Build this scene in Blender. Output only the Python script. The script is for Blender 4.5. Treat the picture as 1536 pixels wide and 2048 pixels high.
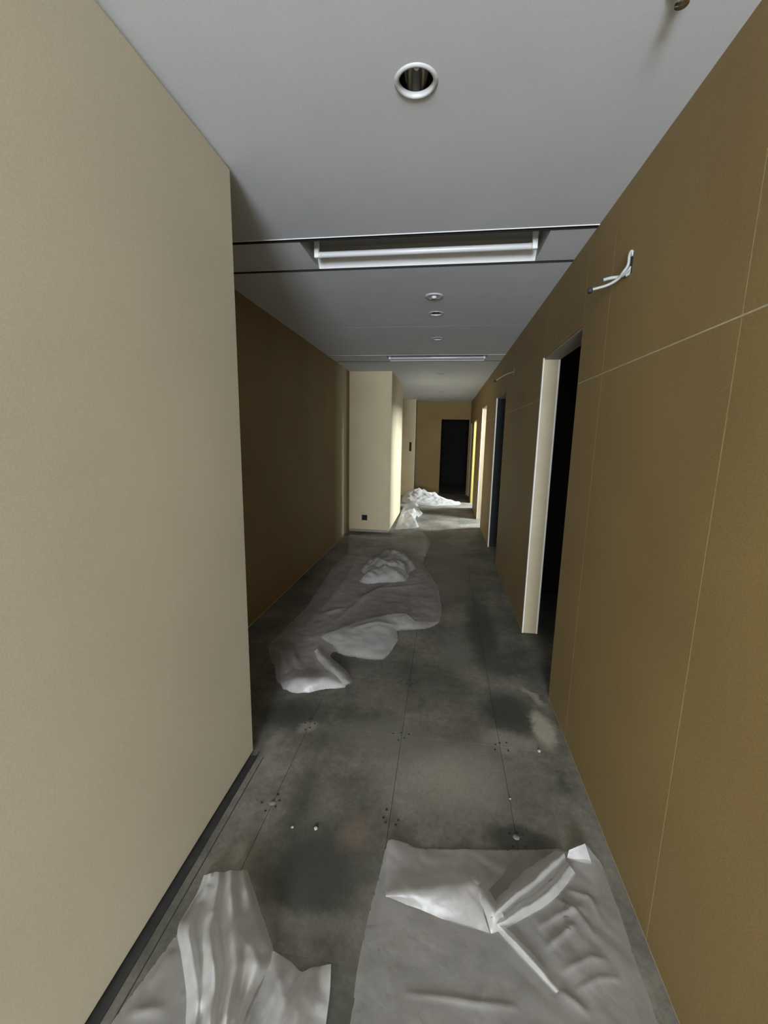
import bpy, bmesh, math, random
import numpy as np
from mathutils import Vector, Matrix

for o in list(bpy.data.objects):
    bpy.data.objects.remove(o, do_unlink=True)
scene = bpy.context.scene
COL = scene.collection
random.seed(7)

# ------------------------------------------------------------------ camera
FPX, YAW, PITCH, ROLL, CAMZ = 844.28, 0.1372, 0.173, 0.018, 1.53
def cam_axes():
    cy, sy, cp, sp = math.cos(YAW), math.sin(YAW), math.cos(PITCH), math.sin(PITCH)
    fw = Vector((-sy * cp, cy * cp, -sp)); r = Vector((cy, sy, 0)); u = r.cross(fw)
    c, s = math.cos(ROLL), math.sin(ROLL)
    return c * r + s * u, -s * r + c * u, fw
RX, UX, FX = cam_axes()
cam_data = bpy.data.cameras.new('camera')
cam = bpy.data.objects.new('camera', cam_data)
COL.objects.link(cam)
cam_data.sensor_fit = 'VERTICAL'
cam_data.sensor_height = 36.0
cam_data.lens = FPX / 2048 * 36.0
cam_data.clip_start = 0.02
m = Matrix((RX, UX, -FX)).transposed().to_4x4()
m.translation = (0, 0, CAMZ)
cam.matrix_world = m
scene.camera = cam

def P(px, py, z=0.0):
    """photo pixel -> point of the place on the horizontal plane at height z"""
    d = FX + RX * ((px - 768) / FPX) - UX * ((py - 1024) / FPX)
    t = (z - CAMZ) / d.z
    return Vector((d.x * t, d.y * t, z))

# ------------------------------------------------------------------ world, lights, exposure
world = bpy.data.worlds.new('overcast_sky')
scene.world = world
world.use_nodes = True
world.node_tree.nodes['Background'].inputs[0].default_value = (0.72, 0.82, 0.95, 1)
world.node_tree.nodes['Background'].inputs[1].default_value = 1.0
vs = scene.view_settings
vs.view_transform = 'Standard'
vs.look = 'None'
vs.exposure = 0.8
vs.gamma = 1.0
vs.use_curve_mapping = False

def area_light(name, loc, direction, sx, sy, power, color):
    d = bpy.data.lights.new(name, 'AREA')
    d.shape = 'RECTANGLE'; d.size = sx; d.size_y = sy
    d.energy = power; d.color = color
    o = bpy.data.objects.new(name, d)
    o.location = loc
    o.rotation_euler = Vector(direction).to_track_quat('-Z', 'Z').to_euler()
    COL.objects.link(o)
    return o
YB = -4.5                                            # end of the corridor behind the photographer
area_light('daylight_window_behind', (-0.08, YB - 0.12, 1.5), (0, 1, 0), 1.35, 1.4, 310, (0.86, 0.93, 1.0))
area_light('daylight_window_room', (3.2, 7.85, 2.55), (-1, 0, -0.4), 1.0, 3.0, 600, (0.88, 0.95, 1.0))
area_light('daylight_window_room_far', (3.2, 10.03, 2.55), (-1, 0, -0.4), 1.0, 3.0, 760, (0.88, 0.95, 1.0))

# ------------------------------------------------------------------ material helpers
def new_mat(name):
    mt = bpy.data.materials.new(name); mt.use_nodes = True
    nt = mt.node_tree
    return mt, nt, nt.nodes['Principled BSDF']
def N(nt, kind, **kw):
    n = nt.nodes.new(kind)
    for k, v in kw.items():
        setattr(n, k, v)
    return n
def pos(nt):
    return N(nt, 'ShaderNodeNewGeometry').outputs['Position']
def noise(nt, vec, scale, detail=4, rough=0.55):
    n = N(nt, 'ShaderNodeTexNoise')
    n.inputs['Scale'].default_value = scale; n.inputs['Detail'].default_value = detail
    n.inputs['Roughness'].default_value = rough
    nt.links.new(vec, n.inputs['Vector'])
    return n.outputs['Fac']
def ramp(nt, fac, stops):
    r = N(nt, 'ShaderNodeValToRGB')
    el = r.color_ramp.elements
    while len(el) < len(stops): el.new(0.5)
    for e, (p, c) in zip(el, stops):
        e.position = p; e.color = (*c, 1)
    nt.links.new(fac, r.inputs[0])
    return r.outputs[0]
def mix(nt, fac, a, b, blend='MIX'):
    n = N(nt, 'ShaderNodeMix', data_type='RGBA', blend_type=blend)
    for sock, v in ((n.inputs['Factor'], fac), (n.inputs['A'], a), (n.inputs['B'], b)):
        if hasattr(v, 'is_linked'): nt.links.new(v, sock)
        elif isinstance(v, (int, float)): sock.default_value = v
        else: sock.default_value = (*v, 1)
    return n.outputs['Result']
def math_n(nt, op, a, b=None, clamp=False):
    n = N(nt, 'ShaderNodeMath', operation=op, use_clamp=clamp)
    for i, v in enumerate((a, b)):
        if v is None: continue
        if hasattr(v, 'is_linked'): nt.links.new(v, n.inputs[i])
        else: n.inputs[i].default_value = v
    return n.outputs[0]
def bump(nt, bsdf, height, strength, dist=0.01):
    b = N(nt, 'ShaderNodeBump')
    b.inputs['Strength'].default_value = strength; b.inputs['Distance'].default_value = dist
    nt.links.new(height, b.inputs['Height']); nt.links.new(b.outputs[0], bsdf.inputs['Normal'])
def plain(name, color, rough=0.6, metal=0.0, var=0.08, scale=8.0, grain=0.0):
    mt, nt, b = new_mat(name)
    p = pos(nt)
    lo = tuple(c * (1 - var) for c in color); hi = tuple(min(1, c * (1 + var)) for c in color)
    c = ramp(nt, noise(nt, p, scale), [(0.3, lo), (0.7, hi)])
    if grain:
        g = noise(nt, p, 260, 2)
        c = mix(nt, grain, c, ramp(nt, g, [(0.35, (0.25, 0.25, 0.25)), (0.65, (0.75, 0.75, 0.75))]), 'OVERLAY')
    nt.links.new(c, b.inputs['Base Color'])
    b.inputs['Roughness'].default_value = rough; b.inputs['Metallic'].default_value = metal
    return mt
M = {}
M['cream'] = plain('cream_paint', (0.60, 0.545, 0.41), 0.75, var=0.05, scale=1.6, grain=0.12)
M['cream_pier'] = plain('cream_pier_paint', (0.57, 0.49, 0.325), 0.75, var=0.05, scale=3, grain=0.15)
M['ceiling'] = plain('ceiling_board', (0.67, 0.70, 0.75), 0.85, var=0.03, scale=3, grain=0.15)
M['gypsum'] = plain('gypsum_core', (0.52, 0.46, 0.33), 0.9, var=0.15, scale=30)
M['jamb'] = plain('jamb_paint', (0.37, 0.31, 0.205), 0.5, var=0.05)
M['bead'] = plain('metal_bead', (0.64, 0.62, 0.57), 0.35, var=0.03)
M['yellow'] = plain('yellow_paint', (0.42, 0.36, 0.09), 0.5, var=0.05)
M['header'] = plain('header_grey', (0.30, 0.27, 0.22), 0.7)
M['dark'] = plain('dark_void', (0.012, 0.012, 0.012), 0.9)
M['slot'] = plain('slot_black', (0.02, 0.02, 0.022), 0.7)
M['white_metal'] = plain('white_enamel', (0.82, 0.83, 0.85), 0.35, var=0.02)
M['white_trim'] = plain('white_trim', (0.75, 0.76, 0.78), 0.5, var=0.02)
M['ring'] = plain('ring_enamel', (0.52, 0.53, 0.55), 0.4, var=0.02)
M['housing'] = plain('housing_grey', (0.34, 0.34, 0.32), 0.5, var=0.03)
M['tube'] = plain('tube_glass', (0.62, 0.63, 0.66), 0.12, var=0.02)
M['chrome'] = plain('chrome_reflector', (0.55, 0.55, 0.52), 0.12, metal=1.0, var=0.05)
M['lamp'] = plain('lamp_glass', (0.75, 0.75, 0.75), 0.1, var=0.02)
M['cable'] = plain('cable_sheath', (0.33, 0.36, 0.35), 0.5, var=0.05)
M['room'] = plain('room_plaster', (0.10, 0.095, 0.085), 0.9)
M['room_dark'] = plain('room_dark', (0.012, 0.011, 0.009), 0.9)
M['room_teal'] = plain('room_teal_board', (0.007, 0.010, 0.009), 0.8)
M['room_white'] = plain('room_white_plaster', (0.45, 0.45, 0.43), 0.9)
M['runner'] = plain('steel_runner', (0.035, 0.033, 0.030), 0.7, var=0.3, scale=14)
M['frame'] = plain('window_frame_alu', (0.45, 0.45, 0.46), 0.4, metal=0.6)
M['crumb'] = plain('plaster_crumb', (0.42, 0.40, 0.35), 0.9, var=0.1)
M['bolt'] = plain('bolt_cap_dusty', (0.21, 0.20, 0.175), 0.7, var=0.2, scale=60)
M['print'] = plain('faded_print', (0.18, 0.17, 0.17), 0.8)

def board_mat():
    mt, nt, b = new_mat('brown_board_paper')
    p = pos(nt)
    c = ramp(nt, noise(nt, p, 1.3, 3), [(0.3, (0.235, 0.158, 0.062)), (0.7, (0.285, 0.195, 0.075))])
    g = noise(nt, p, 300, 2)
    c = mix(nt, 0.25, c, ramp(nt, g, [(0.35, (0.25, 0.25, 0.25)), (0.65, (0.75, 0.75, 0.75))]), 'OVERLAY')
    spk = ramp(nt, noise(nt, p, 90, 2), [(0.72, (0, 0, 0)), (0.78, (1, 1, 1))])
    c = mix(nt, math_n(nt, 'MULTIPLY', spk, 0.25), c, (0.42, 0.33, 0.18))
    nt.links.new(c, b.inputs['Base Color'])
    b.inputs['Roughness'].default_value = 0.7
    return mt
M['board'] = board_mat()

def floor_mat():
    mt, nt, b = new_mat('dusty_access_floor')
    p = pos(nt)
    big = noise(nt, p, 2.2, 5, 0.6)
    fine = noise(nt, p, 24, 5, 0.65)
    c = ramp(nt, big, [(0.32, (0.070, 0.070, 0.056)), (0.50, (0.140, 0.133, 0.108)), (0.70, (0.235, 0.220, 0.180))])
    c = mix(nt, 0.6, c, ramp(nt, fine, [(0.3, (0.3, 0.3, 0.3)), (0.7, (0.7, 0.7, 0.7))]), 'OVERLAY')
    # distorted position for the stains and the painted shadow
    nd = N(nt, 'ShaderNodeTexNoise'); nd.inputs['Scale'].default_value = 7; nd.inputs['Detail'].default_value = 7; nd.inputs['Roughness'].default_value = 0.65
    nt.links.new(p, nd.inputs['Vector'])
    sub = N(nt, 'ShaderNodeVectorMath', operation='MULTIPLY_ADD')
    nt.links.new(nd.outputs['Color'], sub.inputs[0]); sub.inputs[1].default_value = (0.16, 0.16, 0); 
    nt.links.new(p, sub.inputs[2])
    off = N(nt, 'ShaderNodeVectorMath', operation='SUBTRACT')
    nt.links.new(sub.outputs[0], off.inputs[0]); off.inputs[1].default_value = (0.08, 0.08, 0)
    q = off.outputs[0]
    def blob(c, cx, cy, rx, ry, col, k, soft=0.5, rot=0.0):
        mp = N(nt, 'ShaderNodeMapping', vector_type='TEXTURE')
        mp.inputs['Location'].default_value = (cx, cy, 0); mp.inputs['Rotation'].default_value = (0, 0, rot)
        mp.inputs['Scale'].default_value = (rx, ry, 1)
        nt.links.new(q, mp.inputs['Vector'])
        ln = N(nt, 'ShaderNodeVectorMath', operation='LENGTH'); nt.links.new(mp.outputs[0], ln.inputs[0])
        mr = N(nt, 'ShaderNodeMapRange', interpolation_type='SMOOTHSTEP')
        mr.inputs['From Min'].default_value = 1.0; mr.inputs['From Max'].default_value = max(0.0, 0.75 - soft)
        mr.inputs['To Min'].default_value = 0.0; mr.inputs['To Max'].default_value = k
        nt.links.new(ln.outputs['Value'], mr.inputs['Value'])
        return mix(nt, mr.outputs[0], c, col)
    LT, MD, DK, PK, PL = (0.30, 0.28, 0.23), (0.18, 0.172, 0.145), (0.045, 0.047, 0.040), (0.20, 0.155, 0.115), (0.42, 0.385, 0.31)
    for a in FLOOR_STAINS_AND_SHADOW(LT, MD, DK, PK, PL):
        c = blob(c, *a)
    c = blob(c, -0.30, 1.06, 0.5, 0.07, MD, 0.5, 0.6)
    c = mix(nt, 0.5, c, ramp(nt, noise(nt, p, 70, 4, 0.7), [(0.3, (0.36, 0.36, 0.36)), (0.7, (0.64, 0.64, 0.64))]), 'OVERLAY')
    # fine dark specks and scratches
    spk = ramp(nt, noise(nt, p, 38, 3, 0.7), [(0.70, (0, 0, 0)), (0.76, (1, 1, 1))])
    c = mix(nt, math_n(nt, 'MULTIPLY', spk, 0.6), c, (0.03, 0.03, 0.026))
    nt.links.new(c, b.inputs['Base Color'])
    b.inputs['Roughness'].default_value = 0.62
    bump(nt, b, fine, 0.08, 0.004)
    return mt
def FLOOR_STAINS_AND_SHADOW(LT, MD, DK, PK, PL):
    return [
        (0.10, 1.75, 0.50, 0.34, LT, 0.75, 0.7), (-0.25, 1.95, 0.40, 0.22, MD, 0.8, 0.6),
        (0.40, 2.02, 0.22, 0.10, LT, 0.6, 0.5),
        (-0.40, 1.22, 0.30, 0.30, DK, 0.95, 0.45), (-0.55, 1.50, 0.10, 0.30, DK, 0.6, 0.6),  # first blob paints the photographer's shadow into the floor colour
        (-0.28, 1.38, 0.10, 0.13, PK, 0.5, 0.5), (-0.28, 2.30, 0.22, 0.16, PK, 0.45, 0.5),
        (0.42, 2.28, 0.22, 0.24, DK, 0.85, 0.4), (0.50, 2.75, 0.20, 0.14, DK, 0.6, 0.5),
        (0.36, 3.35, 0.16, 0.9, DK, 0.75, 0.35), (0.35, 1.46, 0.16, 0.09, DK, 0.85, 0.3),
        (0.595, 2.16, 0.085, 0.20, PL, 0.9, 0.3), (0.60, 2.45, 0.035, 0.14, PL, 0.7, 0.5, 0.5),
        (-0.80, 2.05, 0.25, 0.18, DK, 0.8, 0.5), (-0.70, 2.60, 0.30, 0.20, DK, 0.7, 0.5),
        (-0.66, 1.95, 0.06, 0.07, LT, 0.7, 0.4), (-0.78, 1.78, 0.05, 0.18, LT, 0.5, 0.5),
        (-0.695, 1.25, 0.03, 0.06, LT, 0.5, 0.4),
        (0.15, 5.2, 0.35, 1.6, MD, 0.6, 0.6), (-0.3, 0.8, 0.5, 0.2, DK, 0.7, 0.5),
        (0.60, 1.78, 0.035, 0.10, (0.05, 0.07, 0.035), 0.7, 0.5, 0.1),
        (0.15, 2.9, 0.18, 0.35, MD, 0.7, 0.5),
    ]
M['floor'] = floor_mat()

def plastic_mat(name, opacity, tint, seed):
    mt, nt, b = new_mat(name)
    p = pos(nt)
    out = nt.nodes['Material Output']
    df = N(nt, 'ShaderNodeBsdfDiffuse'); df.inputs['Color'].default_value = (*tint, 1)
    tl = N(nt, 'ShaderNodeBsdfTranslucent'); tl.inputs['Color'].default_value = (*tint, 1)
    tr = N(nt, 'ShaderNodeBsdfTransparent'); tr.inputs['Color'].default_value = (0.93, 0.92, 0.90, 1)
    gl = N(nt, 'ShaderNodeBsdfGlossy'); gl.inputs['Roughness'].default_value = 0.42
    bp = N(nt, 'ShaderNodeBump'); bp.inputs['Strength'].default_value = 0.35; bp.inputs['Distance'].default_value = 0.012
    r1 = math_n(nt, 'ABSOLUTE', math_n(nt, 'SUBTRACT', noise(nt, p, 7, 3, 0.5), 0.5))
    r2 = math_n(nt, 'ABSOLUTE', math_n(nt, 'SUBTRACT', noise(nt, p, 19, 3, 0.5), 0.5))
    nt.links.new(math_n(nt, 'ADD', math_n(nt, 'MULTIPLY', r1, 2.2), r2), bp.inputs['Height'])
    for s in (df, tl, gl): nt.links.new(bp.outputs[0], s.inputs['Normal'])
    m1 = N(nt, 'ShaderNodeMixShader'); m1.inputs[0].default_value = 0.35
    nt.links.new(df.outputs[0], m1.inputs[1]); nt.links.new(tl.outputs[0], m1.inputs[2])
    m2 = N(nt, 'ShaderNodeMixShader')
    dn = noise(nt, p, 6, 4, 0.6)
    fac = N(nt, 'ShaderNodeMapRange'); nt.links.new(dn, fac.inputs['Value'])
    fac.inputs['From Min'].default_value = 0.3; fac.inputs['From Max'].default_value = 0.7
    fac.inputs['To Min'].default_value = opacity * 0.8; fac.inputs['To Max'].default_value = opacity * 1.2
    nt.links.new(fac.outputs[0], m2.inputs[0])
    nt.links.new(tr.outputs[0], m2.inputs[1]); nt.links.new(m1.outputs[0], m2.inputs[2])
    m3 = N(nt, 'ShaderNodeMixShader'); m3.inputs[0].default_value = 0.05
    nt.links.new(m2.outputs[0], m3.inputs[1]); nt.links.new(gl.outputs[0], m3.inputs[2])
    nt.links.new(m3.outputs[0], out.inputs['Surface'])
    nt.nodes.remove(b)
    return mt
M['plastic'] = plastic_mat('milky_plastic_film', 0.33, (0.76, 0.73, 0.72), 0)
M['plastic_mid'] = plastic_mat('pinkish_plastic_film', 0.50, (0.74, 0.68, 0.65), 1)
M['plastic_thick'] = plastic_mat('crumpled_plastic_film', 0.50, (0.80, 0.79, 0.77), 2)

# ------------------------------------------------------------------ object helpers
def tag(o, label=None, cat=None, group=None, kind=None):
    if label: o['label'] = label
    if cat: o['category'] = cat
    if group: o['group'] = group
    if kind: o['kind'] = kind
    return o
def link_mesh(name, me, mat, parent=None):
    o = bpy.data.objects.new(name, me)
    if mat is not None and not me.materials: me.materials.append(M[mat] if isinstance(mat, str) else mat)
    COL.objects.link(o)
    if parent is not None: o.parent = parent
    return o
def empty(name, loc=(0, 0, 0)):
    o = bpy.data.objects.new(name, None); o.location = loc
    o.empty_display_size = 0.1
    COL.objects.link(o); return o
def box_bm(bm, x0, x1, y0, y1, z0, z1):
    vs_ = [bm.verts.new(v) for v in ((x0,y0,z0),(x1,y0,z0),(x1,y1,z0),(x0,y1,z0),(x0,y0,z1),(x1,y0,z1),(x1,y1,z1),(x0,y1,z1))]
    for f in ((0,3,2,1),(4,5,6,7),(0,1,5,4),(1,2,6,5),(2,3,7,6),(3,0,4,7)):
        bm.faces.new([vs_[i] for i in f])
def bm_obj(name, bm, mat, parent=None, smooth=False, bevel=0.0):
    if bevel:
        bmesh.ops.bevel(bm, geom=bm.edges[:], offset=bevel, segments=1, affect='EDGES')
    me = bpy.data.meshes.new(name); bm.to_mesh(me); bm.free()
    if smooth:
        for p in me.polygons: p.use_smooth = True
    return link_mesh(name, me, mat, parent)
def boxes(name, lst, mat, parent=None, bevel=0.0):
    bm = bmesh.new()
    for b in lst: box_bm(bm, *b)
    return bm_obj(name, bm, mat, parent, bevel=bevel)
def lathe(name, prof, mat, parent=None, seg=32, loc=(0, 0, 0), smooth=True):
    bm = bmesh.new(); rings = []
    for r, z in prof:
        if r < 1e-6: rings.append([bm.verts.new((loc[0], loc[1], loc[2] + z))])
        else: rings.append([bm.verts.new((loc[0] + r*math.cos(2*math.pi*k/seg), loc[1] + r*math.sin(2*math.pi*k/seg), loc[2] + z)) for k in range(seg)])
    for a, b in zip(rings, rings[1:]):
        for k in range(seg):
            q = [a[k % len(a)], a[(k+1) % len(a)], b[(k+1) % len(b)], b[k % len(b)]]
            q = list(dict.fromkeys(q))
            if len(q) > 2:
                try: bm.faces.new(q)
                except ValueError: pass
    bmesh.ops.recalc_face_normals(bm, faces=bm.faces[:])
    return bm_obj(name, bm, mat, parent, smooth=smooth)
def tube(name, pts, r, mat, parent=None, seg=10, sub=6):
    pts = [Vector(p) for p in pts]
    dense = []
    for i in range(len(pts) - 1):
        p0 = pts[max(i-1, 0)]; p1 = pts[i]; p2 = pts[i+1]; p3 = pts[min(i+2, len(pts)-1)]
        for k in range(sub):
            t = k / sub
            dense.append(0.5*((2*p1) + (p2-p0)*t + (2*p0-5*p1+4*p2-p3)*t*t + (3*p1-p0-3*p2+p3)*t**3))
    dense.append(pts[-1])
    bm = bmesh.new(); rings = []
    for i, p in enumerate(dense):
        t = (dense[min(i+1, len(dense)-1)] - dense[max(i-1, 0)]).normalized()
        a = t.orthogonal().normalized() if i == 0 else (a - t * a.dot(t)).normalized()
        b = t.cross(a)
        rings.append([bm.verts.new(p + r*(math.cos(2*math.pi*k/seg)*a + math.sin(2*math.pi*k/seg)*b)) for k in range(seg)])
    for A, B in zip(rings, rings[1:]):
        for k in range(seg): bm.faces.new((A[k], A[(k+1) % seg], B[(k+1) % seg], B[k]))
    bm.faces.new(rings[0][::-1]); bm.faces.new(rings[-1])
    return bm_obj(name, bm, mat, parent, smooth=True)

# ------------------------------------------------------------------ dimensions of the place
XR, XL, XREC, ZC, ZS = 0.6855, -0.855, -1.508, 2.545, 2.80
YC, YP0, YP1, YQ, YE = 1.71, 6.70, 8.45, 11.40, 12.0    # near corner, pier front/back, second pier, end wall
XP = -0.835                                              # pier face
T = 0.11                                                 # partition thickness
DOORS = [(2.44, 3.33, 2.12), (5.20, 6.12, 2.10), (7.50, 8.30, 2.12), (9.68, 10.45, 1.97), (11.05, 11.75, 1.97)]

# ------------------------------------------------------------------ floor
fl = boxes('floor', [(-1.75, XR, YB - 0.3, YE + 0.1, -0.10, -0.018)], 'dark')
tag(fl, 'dusty grey raised access floor running down the corridor', 'floor', kind='structure')
cols = [(-1.508, -1.157), (-1.157, -0.657), (-0.657, -0.157), (-0.157, 0.343), (0.343, 0.650)]
pmesh = {}
def floor_panel(x0, x1, y0, y1):
    key = (round(x1 - x0, 3), round(y1 - y0, 3))
    if key not in pmesh:
        bm = bmesh.new(); g = 0.0008; gy = 0.0004
        box_bm(bm, -key[0]/2 + g, key[0]/2 - g, -key[1]/2 + gy, key[1]/2 - gy, -0.018, 0)
        bmesh.ops.bevel(bm, geom=[e for e in bm.edges if all(v.co.z > -0.001 for v in e.verts)], offset=0.0003, segments=1, affect='EDGES')
        me = bpy.data.meshes.new('floor_panel'); bm.to_mesh(me); bm.free(); me.materials.append(M['floor'])
        pmesh[key] = me
    o = link_mesh('floor_panel', pmesh[key], None, fl)
    o.location = ((x0 + x1)/2, (y0 + y1)/2, random.uniform(-0.00015, 0.00015))
rows = [1.472 + 0.5 * k for k in range(-13, 22)]
for y0, y1 in zip(rows, rows[1:]):
    y1 = min(y1, YE)
    if y0 >= YE: break
    for x0, x1 in cols:
        if y1 < YC + 0.05 and x1 < -1.0: continue
        floor_panel(x0, x1, y0, y1)
# screw caps and holes at the panel corners that show
for x, y in ((-0.657, 1.472), (0.343, 1.472)):
    o = lathe('screw_cap', [(0, 0.0022), (0.011, 0.0022), (0.013, 0.0)], 'bolt', fl, 14); o.location = (x, y, 0.0006)
hm = None
for x, y in ((-0.157, 1.472), (-0.657, 1.472), (0.343, 1.472), (0.343, 1.972), (-0.157, 1.972), (-0.657, 1.972), (-0.157, 2.472)):
    for k in range(5):
        a = 2 * math.pi * (k + random.random() * 0.6) / 5; rr = random.uniform(0.018, 0.05)
        px_, py_ = x + rr * math.cos(a), y + rr * math.sin(a)
        if hm is None:
            o = lathe('screw_hole', [(0, 0.0012), (0.0042, 0.0012), (0.005, 0)], 'slot', fl, 8); hm = o.data
        else:
            o = link_mesh('screw_hole', hm, None, fl)
        o.location = (px_, py_, 0.0004)

# floor edge strips along the walls
t = boxes('trim_1', [(0.6492, XR + 0.0005, YB, YE, -0.018, 0.0004)], 'floor'); tag(t, 'dusty grey floor edge strip along the foot of the brown right wall', 'trim', kind='structure')
t = boxes('trim_2', [(XL - 0.05, XL - 0.014, YB, YC - 0.016, -0.018, 0.030), (XL - 0.014, XL + 0.016, YB, YC, 0.0, 0.0018), (XL + 0.016, XL + 0.022, YB, YC, 0.0, 0.008), (XL + 0.050, XL + 0.053, YB, YC, 0.0, 0.0018)], 'runner'); tag(t, 'dark dusty floor track under the cream left wall', 'trim', kind='structure')

# ------------------------------------------------------------------ walls
# right wall: pale core with brown paper boards proud of it
segs = []
y = YB
for (a, b, h) in DOORS:
    segs.append((XR + 0.0018, XR + T, y, a, -0.02, ZS)); segs.append((XR + 0.0018, XR + T, a, b, h, ZS)); y = b
segs.append((XR + 0.0018, XR + T, y, YE + 0.12, -0.02, ZS))
wr = boxes('wall_right', segs, 'gypsum')
tag(wr, 'right corridor wall of bare brown plasterboard with pale joints', 'wall', kind='structure')
ys = [0.26 + 0.91 * k for k in range(-6, 14)]
seam = [s for s in ys if YB < s < YE]
def board(y0, y1, z0, z1, g=0.0018):
    if y1 - y0 < 0.012 or z1 - z0 < 0.012: return
    boxes('plasterboard', [(XR, XR + 0.004, y0 + g, y1 - g, z0, z1)], 'board', wr)
edges = [YB] + seam + [YE]
SZ = 1.832
for y0, y1 in zip(edges, edges[1:]):
    for (zz0, zz1, gap) in ((0.008, SZ - 0.0028, 0), (SZ + 0.0028, ZC, 1)):
        cuts = [(y0, y1)]
        parts_ = []
        cur = y0
        for (a, b, h) in DOORS:
            a2, b2 = max(a, y0), min(b, y1)
            if a2 >= b2: continue
            if a2 > cur: parts_.append((cur, a2, zz0, zz1))
            if h < zz1: parts_.append((a2, b2, max(zz0, h), zz1))
            cur = b2
        if cur < y1: parts_.append((cur, y1, zz0, zz1))
        for (a, b, c, d) in parts_: board(a, b, c, d, 0.0022 if abs(y0 - 1.17) < 0.02 or abs(y1 - 1.17) < 0.02 else 0.0009)

# cream left wall near the camera, ends in a free corner
wl = boxes('wall_left', [(XREC - 0.15, XL, YB, YC, 0.032, ZC - 0.016), (XREC - 0.15, XL - 0.012, YB, YC - 0.012, ZC - 0.016, ZS)], 'cream')
tag(wl, 'smooth cream painted wall filling the left of the corridor', 'wall', kind='structure')
# recessed brown wall on the left
wrec = boxes('wall_left_recess', [(XREC - 0.12, XREC - 0.0015, YC, YE, -0.02, ZS)], 'gypsum')
tag(wrec, 'recessed brown plasterboard wall behind the plastic sheeting', 'wall', kind='structure')
e2 = [YC] + [2.6 + 0.91 * k for k in range(11)] + [YE]
for y0, y1 in zip(e2, e2[1:]):
    if y1 > YE: continue
    for z0, z1 in ((0.01, 1.83), (1.8306, ZC)):
        boxes('plasterboard', [(XREC - 0.002, XREC, y0 + 0.0003, y1 - 0.0003, z0, z1)], 'board', wrec)
# band fading from board brown to pale cream along the recessed wall
def pale_band_mat():
    mt, nt, b = new_mat('pale_fade_board')
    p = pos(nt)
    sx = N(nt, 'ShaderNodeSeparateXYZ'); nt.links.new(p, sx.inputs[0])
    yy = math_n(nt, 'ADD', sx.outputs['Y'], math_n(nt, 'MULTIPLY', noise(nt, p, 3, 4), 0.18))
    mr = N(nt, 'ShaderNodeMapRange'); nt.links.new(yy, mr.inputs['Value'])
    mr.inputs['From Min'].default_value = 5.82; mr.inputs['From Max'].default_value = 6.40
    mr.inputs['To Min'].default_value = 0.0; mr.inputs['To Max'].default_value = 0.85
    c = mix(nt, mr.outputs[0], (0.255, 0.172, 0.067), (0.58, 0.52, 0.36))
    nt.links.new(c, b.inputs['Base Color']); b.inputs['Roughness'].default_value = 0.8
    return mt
M['pale_fade'] = pale_band_mat()
boxes('pale_band', [(XREC - 0.0005, XREC + 0.0006, 5.72, 6.50, 0.03, ZC)], 'pale_fade', wrec)
# cream pier
wp = boxes('wall_pier', [(XREC, XP, YP0, YP1, 0.045, ZS)], 'cream_pier', bevel=0.004)
tag(wp, 'pale cream pier jutting from the left wall with a black socket box', 'pier', kind='structure')
boxes('pier_base', [(XREC, XP - 0.025, YP0 + 0.03, YP1 - 0.02, 0.0, 0.05)], 'header', wp)
wq = boxes('wall_pier_far', [(XREC, -0.775, YQ, YE + 0.05, 0.0, ZS)], 'cream_pier', bevel=0.004)
tag(wq, 'second cream pier at the far end beside the brown end wall', 'pier', kind='structure')
boxes('corner_bead', [(-0.785, -0.773, YQ - 0.003, YQ + 0.02, 0.0, ZC)], 'bead', wq)
# end wall with the black doorway
ED = (-0.10, 0.655, 2.07)
we = boxes('wall_end', [(-0.78, ED[0], YE, YE + 0.11, -0.02, ZS), (ED[0], ED[1], YE, YE + 0.11, ED[2], ZS), (ED[1], XR + 0.01, YE, YE + 0.11, -0.02, ZS)], 'board')
tag(we, 'brown end wall with a black doorway', 'wall', kind='structure')
# wall with the window behind the photographer
wb = boxes('wall_back', [(-1.7, XR + T, YB - 0.1, YB, -0.02, 0.80), (-1.7, XR + T, YB - 0.1, YB, 2.25, ZS), (-1.7, -0.78, YB - 0.1, YB, 0.80, 2.25), (0.62, XR + T, YB - 0.1, YB, 0.80, 2.25)], 'cream')
tag(wb, 'corridor end wall with the daylight window behind the photographer', 'wall', kind='structure')
w1 = boxes('window_1', [(-0.78, -0.74, YB - 0.07, YB - 0.02, 0.80, 2.25), (0.58, 0.62, YB - 0.07, YB - 0.02, 0.80, 2.25), (-0.74, 0.58, YB - 0.07, YB - 0.02, 0.80, 0.84), (-0.74, 0.58, YB - 0.07, YB - 0.02, 2.21, 2.25)], 'frame')
tag(w1, 'aluminium window frame in the corridor end wall', 'window', kind='structure')

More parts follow.
